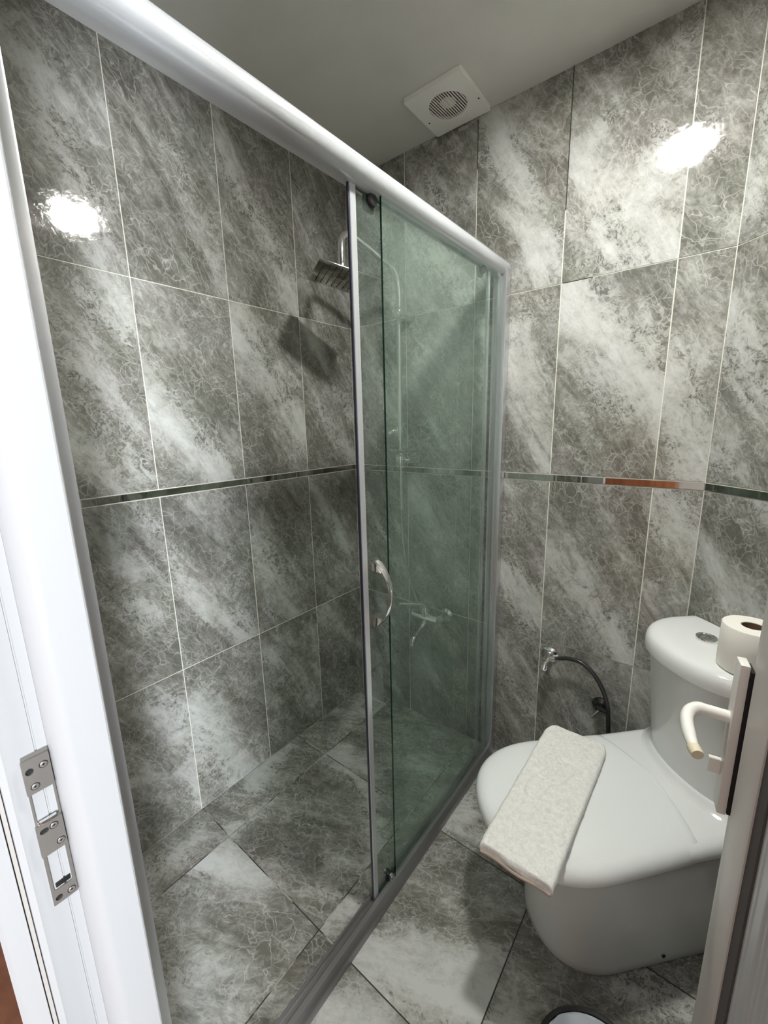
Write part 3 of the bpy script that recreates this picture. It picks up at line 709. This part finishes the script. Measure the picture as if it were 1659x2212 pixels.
# ------------------------------------------------------------------ toilet (local s along the wall, t out of it)
def T(s, t, z): return PN + DD * s + NN * t + Vector((0, 0, z))
to = thing('toilet', 'white close-coupled toilet with closed lid against the angled wall', 'toilet', tuple(T(0.183, -0.3, 0)))
def dsh(c, hw, front, back, yb, e=2.0, n=40, bulge=0.0, nb=8):
    """D outline from back left round the front to back right, returned as (s,t)"""
    pts = []
    for i in range(nb): pts.append((c - hw * (1 - 0.02 * (1 - i / nb)), back + (yb - back) * i / nb))
    for i in range(n + 1):
        a = math.pi * i / n; ca, sa = math.cos(a), math.sin(a)
        pts.append((c - hw * math.copysign(abs(ca) ** (2 / e), ca), yb + (front - yb) * abs(sa) ** (2 / e)))
    for i in range(nb): pts.append((c + hw * (1 - 0.02 * ((i + 1) / nb)), yb + (back - yb) * (i + 1) / nb))
    for i in range(1, 12):
        u = 1 - 2 * i / 12; pts.append((c + hw * 0.98 * u, back + bulge * (1 - u * u)))
    return pts
def ring(o, z, zf=None): return [T(s, t, z if zf is None else zf(s, t)) for s, t in o]
bm = bmesh.new(); c = 0.183
loft(bm, [ring(dsh(c, hw, fr, -0.004, yb, 2.25), z) for z, hw, fr, yb in (
    (0.001, 0.138, -0.553, -0.40), (0.006, 0.141, -0.556, -0.40), (0.03, 0.1415, -0.557, -0.40), (0.12, 0.143, -0.560, -0.40), (0.20, 0.1455, -0.566, -0.41),
    (0.27, 0.150, -0.580, -0.42), (0.32, 0.158, -0.606, -0.43), (0.350, 0.167, -0.640, -0.44), (0.366, 0.176, -0.668, -0.45), (0.372, 0.180, -0.676, -0.45), (0.376, 0.174, -0.670, -0.45))])
# shoulder under the cistern
loft(bm, [ring(dsh(c + .002, hw, fr, -0.003, -0.27, 8.0, nb=6), z) for z, hw, fr in (
    (0.330, 0.146, -0.290), (0.368, 0.168, -0.298), (0.3735, 0.176, -0.302), (0.3765, 0.1835, -0.304), (0.386, 0.1880, -0.306), (0.396, 0.1875, -0.306), (0.405, 0.1850, -0.304), (0.411, 0.1800, -0.302), (0.4155, 0.1720, -0.300), (0.4175, 0.162, -0.295))])
# fillet up to the cistern
loft(bm, [ring(dsh(0.19, hw, fr, -0.003, -0.06, 2.15), z) for z, hw, fr in ((0.4170, 0.186, -0.196), (0.4195, 0.183, -0.191), (0.424, 0.176, -0.183), (0.433, 0.1715, -0.1785), (0.436, 0.168, -0.175))])
obj('bowl', bm, M['ceramic'], to, ang=50)
bm = bmesh.new()
def lidring(z, ins, dome=0.0):
    f = 1 - ins / 0.2; g = 1 - ins / 0.47
    o = dsh(0.183, 0.2, -0.708, -0.262, -0.49, 2.25, n=64, bulge=0.032, nb=14)
    bk = -0.235
    res = []
    for s, t in o:
        hwf = 1.0 if t < -0.49 else 1.0 - 0.052 * ((t + 0.49) / 0.25) ** 1.6
        res.append((0.183 + (s - 0.183) * f * hwf, bk + (t - bk) * g))
    return [T(s, t, z) for s, t in res]
loft(bm, [lidring(z, i) for z, i in ((0.3735, 0.010), (0.3755, 0.004), (0.380, 0.001), (0.386, 0.0), (0.394, 0.0008), (0.402, 0.003), (0.409, 0.0075), (0.4145, 0.014), (0.4185, 0.023), (0.4215, 0.036), (0.4240, 0.055), (0.4262, 0.085), (0.4278, 0.12), (0.4288, 0.16), (0.4292, 0.19))])
obj('seat_lid', bm, M['seat'], to, ang=60)
bm = bmesh.new()
loft(bm, [ring(dsh(0.19, 0.163 + 0.016 * k, -0.170 - 0.044 * k, -0.003, -0.06, 2.15), 0.430 + 0.314 * k) for k in [i / 10 for i in range(11)]])
obj('cistern', bm, M['ceramic'], to, ang=50)
bm = bmesh.new()
loft(bm, [ring(dsh(0.19, 0.187 - i, -0.2315 + i, -0.002, -0.06, 2.15), z) for z, i in ((0.7442, 0.012), (0.7470, 0.012), (0.7472, 0.002), (0.7485, 0.0003), (0.750, 0.0), (0.768, 0.0), (0.778, 0.002), (0.786, 0.006), (0.791, 0.012), (0.794, 0.020), (0.7955, 0.032), (0.7965, 0.06), (0.797, 0.10))])
obj('cistern_lid', bm, M['ceramic'], to, ang=60)
bm = bmesh.new()
BP = T(0.158, -0.098, 0.7965)
lathe(bm, [(0.0005, 0), (0.0235, 0), (0.0240, 0.009), (0.0232, 0.0105), (0.0205, 0.0105), (0.019, 0.0090), (0.0005, 0.0080)], BP, (0, 0, 1), 40)
obj('flush_button', bm, M['chrome'], to)
bm = bmesh.new(); SH = T(0.183 + 0.1435, -0.275, 0.034)
lathe(bm, [(0.0001, 0), (0.0052, 0), (0.0050, 0.0012), (0.0001, 0.0012)], SH, DD, 16); obj('screw_hole', bm, M['black'], to)

# ------------------------------------------------------------------ toilet paper
rc = T(0.283, -0.122, 0.7975)
bm = bmesh.new()
lathe(bm, [(0.0215, 0.0), (0.053, 0.0), (0.0555, 0.002), (0.0557, 0.05), (0.0555, 0.103), (0.0540, 0.105), (0.0215, 0.105), (0.0210, 0.104), (0.0210, 0.001), (0.0215, 0.0)], rc, (0, 0, 1), 56)
tp = tag(obj('toilet_roll', bm, M['paper']), 'white toilet paper roll standing on the cistern lid', 'toilet paper')
bm = bmesh.new()
lathe(bm, [(0.0195, 0.001), (0.0209, 0.001), (0.0209, 0.1035), (0.0195, 0.1035), (0.0195, 0.001)], rc, (0, 0, 1), 40)
obj('cardboard_core', bm, M['cardboard'], tp)

# ------------------------------------------------------------------ folded towel with embossed footprint
FOOT = [[(1.052,0.74),(1.066,0.775),(1.077,0.808),(1.097,0.827),(1.12,0.84),(1.136,0.831),(1.133,0.809),(1.122,0.777),(1.103,0.756),(1.092,0.711),(1.074,0.692),(1.055,0.705),(1.052,0.74)],[(1.091,0.865),(1.106,0.853),(1.125,0.856)],[(1.13,0.856),(1.144,0.852)],[(1.134,0.834),(1.15,0.838)],[(1.134,0.814),(1.151,0.815)]]
FS = []
for pl in FOOT:
    q = catmull([(a, b, 0) for a, b in pl], 5); FS += [(q[i].x, q[i].y, q[i + 1].x, q[i + 1].y) for i in range(len(q) - 1)]
def foot(x, y):
    if not (1.03 < x < 1.17 and 0.67 < y < 0.88): return 0.0
    d = min(seg_d(x, y, *s) for s in FS)
    return 0.0045 * math.exp(-(d / 0.0028) ** 2) - 0.0030 * math.exp(-(d / 0.009) ** 2)
bm = bmesh.new()
NU, NV = 260, 100
y0, y1 = 0.520, 1.000
def edge(y):   # left and right border of the towel at y
    k = (y - y0) / (y1 - y0)
    xl = 1.018 + 0.004 * k; xr = 1.178 + 0.012 * k
    e = max(0.0, (y - 0.945) / 0.055); e = min(e, 1.0)
    cut = 1 - math.sqrt(max(0.0, 1 - e * e))
    xl += 0.042 * cut; xr -= 0.016 * cut
    w = 0.0012 * mnoise.noise(Vector((y * 60, 1.7, 0))) + 0.0015 * mnoise.noise(Vector((y * 15, 5.7, 0)))
    return xl + w, xr - w
def tz(x, y):
    z = 0.4305
    f = max(0.0, 0.60 - y) / 0.08
    z -= 0.006 * f * f
    return z
rings = []
for i in range(NU + 1):
    y = y0 + (y1 - y0) * i / NU; xl, xr = edge(y); th = 0.024
    if i < 2: th *= (0.7, 0.9)[i]
    if i > NU - 8: th *= math.sqrt(max(0.02, 1 - ((i - NU + 8) / 8.2) ** 2))
    r = []
    for j in range(NV + 1):
        k = j / NV; a = min(k, 1 - k) * 2
        prof = (1 - (1 - min(1, a / 0.16)) ** 2.6) ** 0.5
        x = xl + (xr - xl) * k
        z = tz(x, y) + th * (0.5 + 0.5 * prof) + foot(x, y) + 0.0010 * mnoise.noise(Vector((x * 40, y * 40, 0))) + 0.0005 * mnoise.noise(Vector((x * 150, y * 150, 2)))
        r.append((x, y + (0.002 * math.sin(k * 9) if i == 0 else 0), z))
    for j in range(NV, -1, -1):
        k = j / NV; a = min(k, 1 - k) * 2
        prof = (1 - (1 - min(1, a / 0.16)) ** 2.6) ** 0.5
        x = xl + (xr - xl) * k
        r.append((x, y, tz(x, y) + th * (0.5 - 0.5 * prof)))
    rings.append(r)
loft(bm, rings)
tw = tag(obj('towel', bm, M['towel'], ang=70), 'folded white bath mat with embossed footprint lying on the toilet lid', 'towel')
bm = bmesh.new()
for zz in (0.0032,):
    rr = []
    for j in range(31):
        k = j / 30; x = 1.022 + 0.152 * k
        rr.append((x, 0.5185 + 0.002 * math.sin(k * 9), tz(x, 0.52) + zz))
    tube(bm, rr, 0.0036, 10)
obj('hem', bm, M['hem'], tw)

# ------------------------------------------------------------------ angle valve with hose to the cistern
av = thing('angle_valve', 'chrome angle valve with dark flexible hose on wall beside toilet', 'valve', (0.935, D, 0.52))
bm = bmesh.new(); lathe(bm, [(0.0005, 0), (0.030, 0), (0.029, 0.005), (0.014, 0.013), (0.011, 0.020), (0.0005, 0.020)], (0.938, D - 0.0005, 0.520), (0, -1, 0), 30)
obj('flange', bm, M['chrome'], av)
bm = bmesh.new()
lathe(bm, [(0.0005, 0), (0.011, 0), (0.012, 0.012), (0.011, 0.032), (0.0005, 0.034)], (0.938, D - 0.018, 0.520), (0, -1, 0), 22)
tube(bm, [(0.938, D - 0.040, 0.520), (0.968, D - 0.040, 0.530)], [0.010, 0.008], 16)
obj('valve_body', bm, M['chrome'], av)
bm = bmesh.new()
lathe(bm, [(0.0005, 0), (0.009, 0), (0.009, 0.014), (0.016, 0.016), (0.0175, 0.024), (0.0165, 0.034), (0.012, 0.037), (0.0005, 0.037)], (0.936, D - 0.040, 0.512), (-0.10, -0.35, -0.9), 24)
obj('knob', bm, M['chrome'], av)
bm = bmesh.new()
hp_ = catmull([(0.964, D - .040, 0.529), (0.985, D - .040, 0.537), (1.015, D - .042, 0.548), (1.055, D - .045, 0.548), (1.095, D - .05, 0.525), (1.128, D - .055, 0.480), (1.148, D - .060, 0.425), (1.155, D - .062, 0.365), (1.160, D - .058, 0.31), (1.176, D - .05, 0.26), (1.205, D - .05, 0.22)], 8)
tube(bm, hp_, [0.0045 if i < 6 else 0.0072 for i in range(len(hp_))], 14)
obj('hose', bm, M['hose'], av)
wo = thing('wall_outlet', 'dark round pipe outlet on the wall beneath the hose arc', 'pipe outlet', (1.115, D, 0.39))
bm = bmesh.new(); lathe(bm, [(0.0005, 0), (0.027, 0), (0.026, 0.005), (0.013, 0.012), (0.011, 0.030), (0.0005, 0.032)], (1.118, D - 0.0005, 0.388), (0, -1, 0), 28)
obj('flange', bm, mat('dark_chrome', (0.09, 0.09, 0.085), 0.2, 0.9), wo)
bm = bmesh.new(); tube(bm, catmull([(1.118, D - .030, 0.388), (1.130, D - .034, 0.392), (1.148, D - .036, 0.380), (1.152, D - .036, 0.33), (1.160, D - .034, 0.25)], 6), 0.0068, 14)
obj('pipe', bm, M['hose'], wo)
bm = bmesh.new(); tube(bm, [(1.120, D - .028, 0.384), (1.098, D - .045, 0.352)], [0.0055, 0.003], 12)
obj('lever', bm, M['chrome'], wo)

# ------------------------------------------------------------------ extractor fan on the ceiling
ef = thing('extractor_fan', 'square cream extractor fan with round grille on the ceiling', 'fan', (0.553, 1.160, H - 0.001))
FX0, FX1, FY0, FY1 = 0.455, 0.652, 1.058, 1.262
FZ = H - 0.0145
fcx, fcy, fr = 0.5565, 1.157, 0.060
bm = bmesh.new()
vo = [(x, y) for x, y in rrect(FX0, FX1, FY0, FY1, 0.004)]
a_ = [bm.verts.new((x, y, FZ)) for x, y in vo]; eo = [bm.edges.new((a_[i], a_[(i + 1) % len(a_)])) for i in range(len(a_))]
b_ = [bm.verts.new((x, y, FZ)) for x, y in circ(fcx, fcy, fr, 48)]; eh = [bm.edges.new((b_[i], b_[(i + 1) % 48])) for i in range(48)]
bmesh.ops.triangle_fill(bm, use_beauty=True, edges=eo + eh)
t_ = [bm.verts.new((x * 1.0, y, H - 0.0005)) for x, y in vo]
for i in range(len(a_)): bm.faces.new((a_[i], a_[(i + 1) % len(a_)], t_[(i + 1) % len(a_)], t_[i]))
c_ = [bm.verts.new((x, y, FZ + 0.006)) for x, y in circ(fcx, fcy, fr, 48)]
for i in range(48): bm.faces.new((b_[i], b_[(i + 1) % 48], c_[(i + 1) % 48], c_[i]))
obj('cover', bm, M['fan_plastic'], ef, ang=30)
bm = bmesh.new(); lathe(bm, [(0.0005, 0), (0.062, 0), (0.062, 0.002), (0.0005, 0.002)], (fcx, fcy, H - 0.004), (0, 0, 1), 40)
obj('dark_duct', bm, M['duct_shade_screw'], ef)  # black disc paints in the shade inside the duct
bm = bmesh.new()   # slats run across, about 14 of them
ang = math.radians(-3)
for i in range(15):
    q = -0.0585 + 0.117 * (i + .5) / 15; hl = math.sqrt(max(0, fr * fr - q * q))
    u = Vector((math.cos(ang), math.sin(ang), 0)); v = Vector((-u.y, u.x, 0))
    obox(bm, (fcx, fcy, FZ), v, u, ZU, (-hl, hl), (q - 0.0013, q + 0.0013), (0.0002, 0.0030))
obj('grille', bm, M['fan_plastic'], ef, flat=True)
bm = bmesh.new(); lathe(bm, [(0.0005, 0), (0.018, 0), (0.025, 0.004), (0.0005, 0.005)], (fcx, fcy, FZ + 0.005), (0, 0, 1), 24)
obj('motor_hub', bm, M['fan_plastic'], ef)
for (x, y) in ((0.645, 1.190), (0.470, 1.185)):
    bm = bmesh.new(); lathe(bm, [(0.0001, 0), (0.0028, 0), (0.0028, 0.0010), (0.0001, 0.0010)], (x, y, FZ + 0.0004), (0, 0, -1), 14)
    obj('screw', bm, M['duct_shade_screw'], ef)

# ------------------------------------------------------------------ ceiling lamp (above the frame, seen in the tiles' highlights)
cl = thing('ceiling_lamp', 'round flat ceiling lamp whose reflection shines on the glossy tiles', 'lamp', (LAMP[0], LAMP[1], H - 0.001))
bm = bmesh.new()
lathe(bm, [(0.062, 0.0005), (0.074, 0.0005), (0.075, 0.010), (0.069, 0.013), (0.063, 0.011), (0.062, 0.0005)], (LAMP[0], LAMP[1], H - 0.0005), (0, 0, -1), 48)
obj('lamp_ring', bm, M['handle_white'], cl)
bm = bmesh.new(); lathe(bm, [(0.0005, 0), (0.0618, 0), (0.0618, 0.008), (0.0005, 0.0085)], (LAMP[0], LAMP[1], H - 0.0012), (0, 0, -1), 48)
obj('diffuser', bm, M['lamp'], cl)

# ------------------------------------------------------------------ waste bin
bn = thing('waste_bin', 'black round waste bin lined with a grey bag, near the door', 'bin', (1.298, 0.400, 0))
bm = bmesh.new()
lathe(bm, [(0.0005, 0.002), (0.078, 0.002), (0.081, 0.006), (0.098, 0.240), (0.1030, 0.245), (0.1030, 0.253), (0.100, 0.255), (0.096, 0.252), (0.0945, 0.240), (0.076, 0.012), (0.0005, 0.010)], (1.298, 0.400, 0), (0, 0, 1), 56)
obj('bin_body', bm, M['black'], bn)
bm = bmesh.new(); rings = []
for k, (r, z) in enumerate(((0.0952, 0.249), (0.091, 0.2485), (0.078, 0.240), (0.058, 0.226), (0.035, 0.218), (0.015, 0.220), (0.001, 0.222))):
    rings.append([(1.298 + r * math.cos(a) * 0.995, 0.400 + r * math.sin(a) * 0.995, z + (0.022 * mnoise.noise(Vector((math.cos(a) * 2.2 + k, math.sin(a) * 2.2, k * .6))) if 0 < k else 0)) for a in [2 * math.pi * i / 48 for i in range(48)]])
loft(bm, rings, False, True)
obj('bin_bag', bm, M['bag'], bn, ang=25)
bm = bmesh.new(); obox(bm, (1.339, 0.452, 0.246), Vector((0.8, -0.6, 0)), Vector((0.6, 0.8, 0)), ZU, (-0.02, 0.02), (-0.012, 0.012), (-0.004, 0.004), 0.003)
tag(obj('wrapper', bm, M['teal']), 'small teal wrapper lying on the bag in the waste bin', 'wrapper')

# ------------------------------------------------------------------ the bedroom the camera stands in
def sbox(name, x0, x1, y0, y1, z0, z1, m):
    bm = bmesh.new(); box(bm, x0, x1, y0, y1, z0, z1); return struct(obj(name, bm, m, flat=True))
BX0, BX1, BY = -1.3, 3.5, -3.1
sbox('floor_bedroom', BX0, BX1, BY, YO, -0.06, 0.0, M['wood_floor'])
sbox('ceiling_bedroom', BX0 - .06, BX1 + .06, BY - .06, YO, 2.6, 2.66, M['ceiling'])
sbox('wall_bedroom_left', BX0 - 0.06, BX0, BY, YO, 0, 2.6, M['bedroom_wall'])
sbox('wall_bedroom_rear', BX0 - 0.06, BX1 + 0.06, BY - 0.06, BY, 0, 2.6, M['bedroom_wall'])
bm = bmesh.new()
box(bm, BX0 - 0.06, -0.061, YO, YO + 0.06, 0, 2.6); box(bm, XR + 0.061, BX1 + 0.06, YO, YO + 0.06, 0, 2.6); box(bm, -0.061, XR + 0.061, YO, YO + 0.06, H + 0.001, 2.6)
struct(obj('wall_bedroom_front', bm, M['bedroom_wall'], flat=True))
bm = bmesh.new()   # right wall with the window opening
wy0, wy1, wz0, wz1 = -1.5, -0.8, 0.90, 2.0
box(bm, BX1, BX1 + .06, BY, wy0, 0, 2.6); box(bm, BX1, BX1 + .06, wy1, YO, 0, 2.6); box(bm, BX1, BX1 + .06, wy0, wy1, 0, wz0); box(bm, BX1, BX1 + .06, wy0, wy1, wz1, 2.6)
struct(obj('wall_bedroom_right', bm, M['bedroom_wall'], flat=True))
bm = bmesh.new()
for (a, b, c0, c1) in ((wy0, wy0 + .05, wz0, wz1), (wy1 - .05, wy1, wz0, wz1), (wy0 + .05, wy1 - .05, wz0, wz0 + .05), (wy0 + .05, wy1 - .05, wz1 - .05, wz1)):
    box(bm, BX1 + .005, BX1 + .055, a, b, c0, c1, 0.003)
struct(obj('window_1', bm, M['pvc']))
wd = thing('wardrobe', 'orange brown wooden wardrobe seen only mirrored in the wall strip', 'wardrobe', (0.45, -2.6, 0))
bm = bmesh.new(); box(bm, -0.25, 1.05, -3.09, -2.42, 0.0, 2.1, 0.004); obj('carcass', bm, M['wood'], wd)
for x0, x1 in ((-0.245, 0.397), (0.403, 1.045)):
    bm = bmesh.new(); box(bm, x0, x1, -2.419, -2.398, 0.06, 2.09, 0.003); dr = obj('wardrobe_door', bm, M['wood'], wd)
    hx = 0.36 if x0 < 0 else 0.44
    bm = bmesh.new(); tube(bm, catmull([(hx, -2.398, 0.98), (hx, -2.375, 1.0), (hx, -2.375, 1.12), (hx, -2.398, 1.14)], 5), 0.006, 12); obj('handle', bm, M['chrome_dull'], dr)
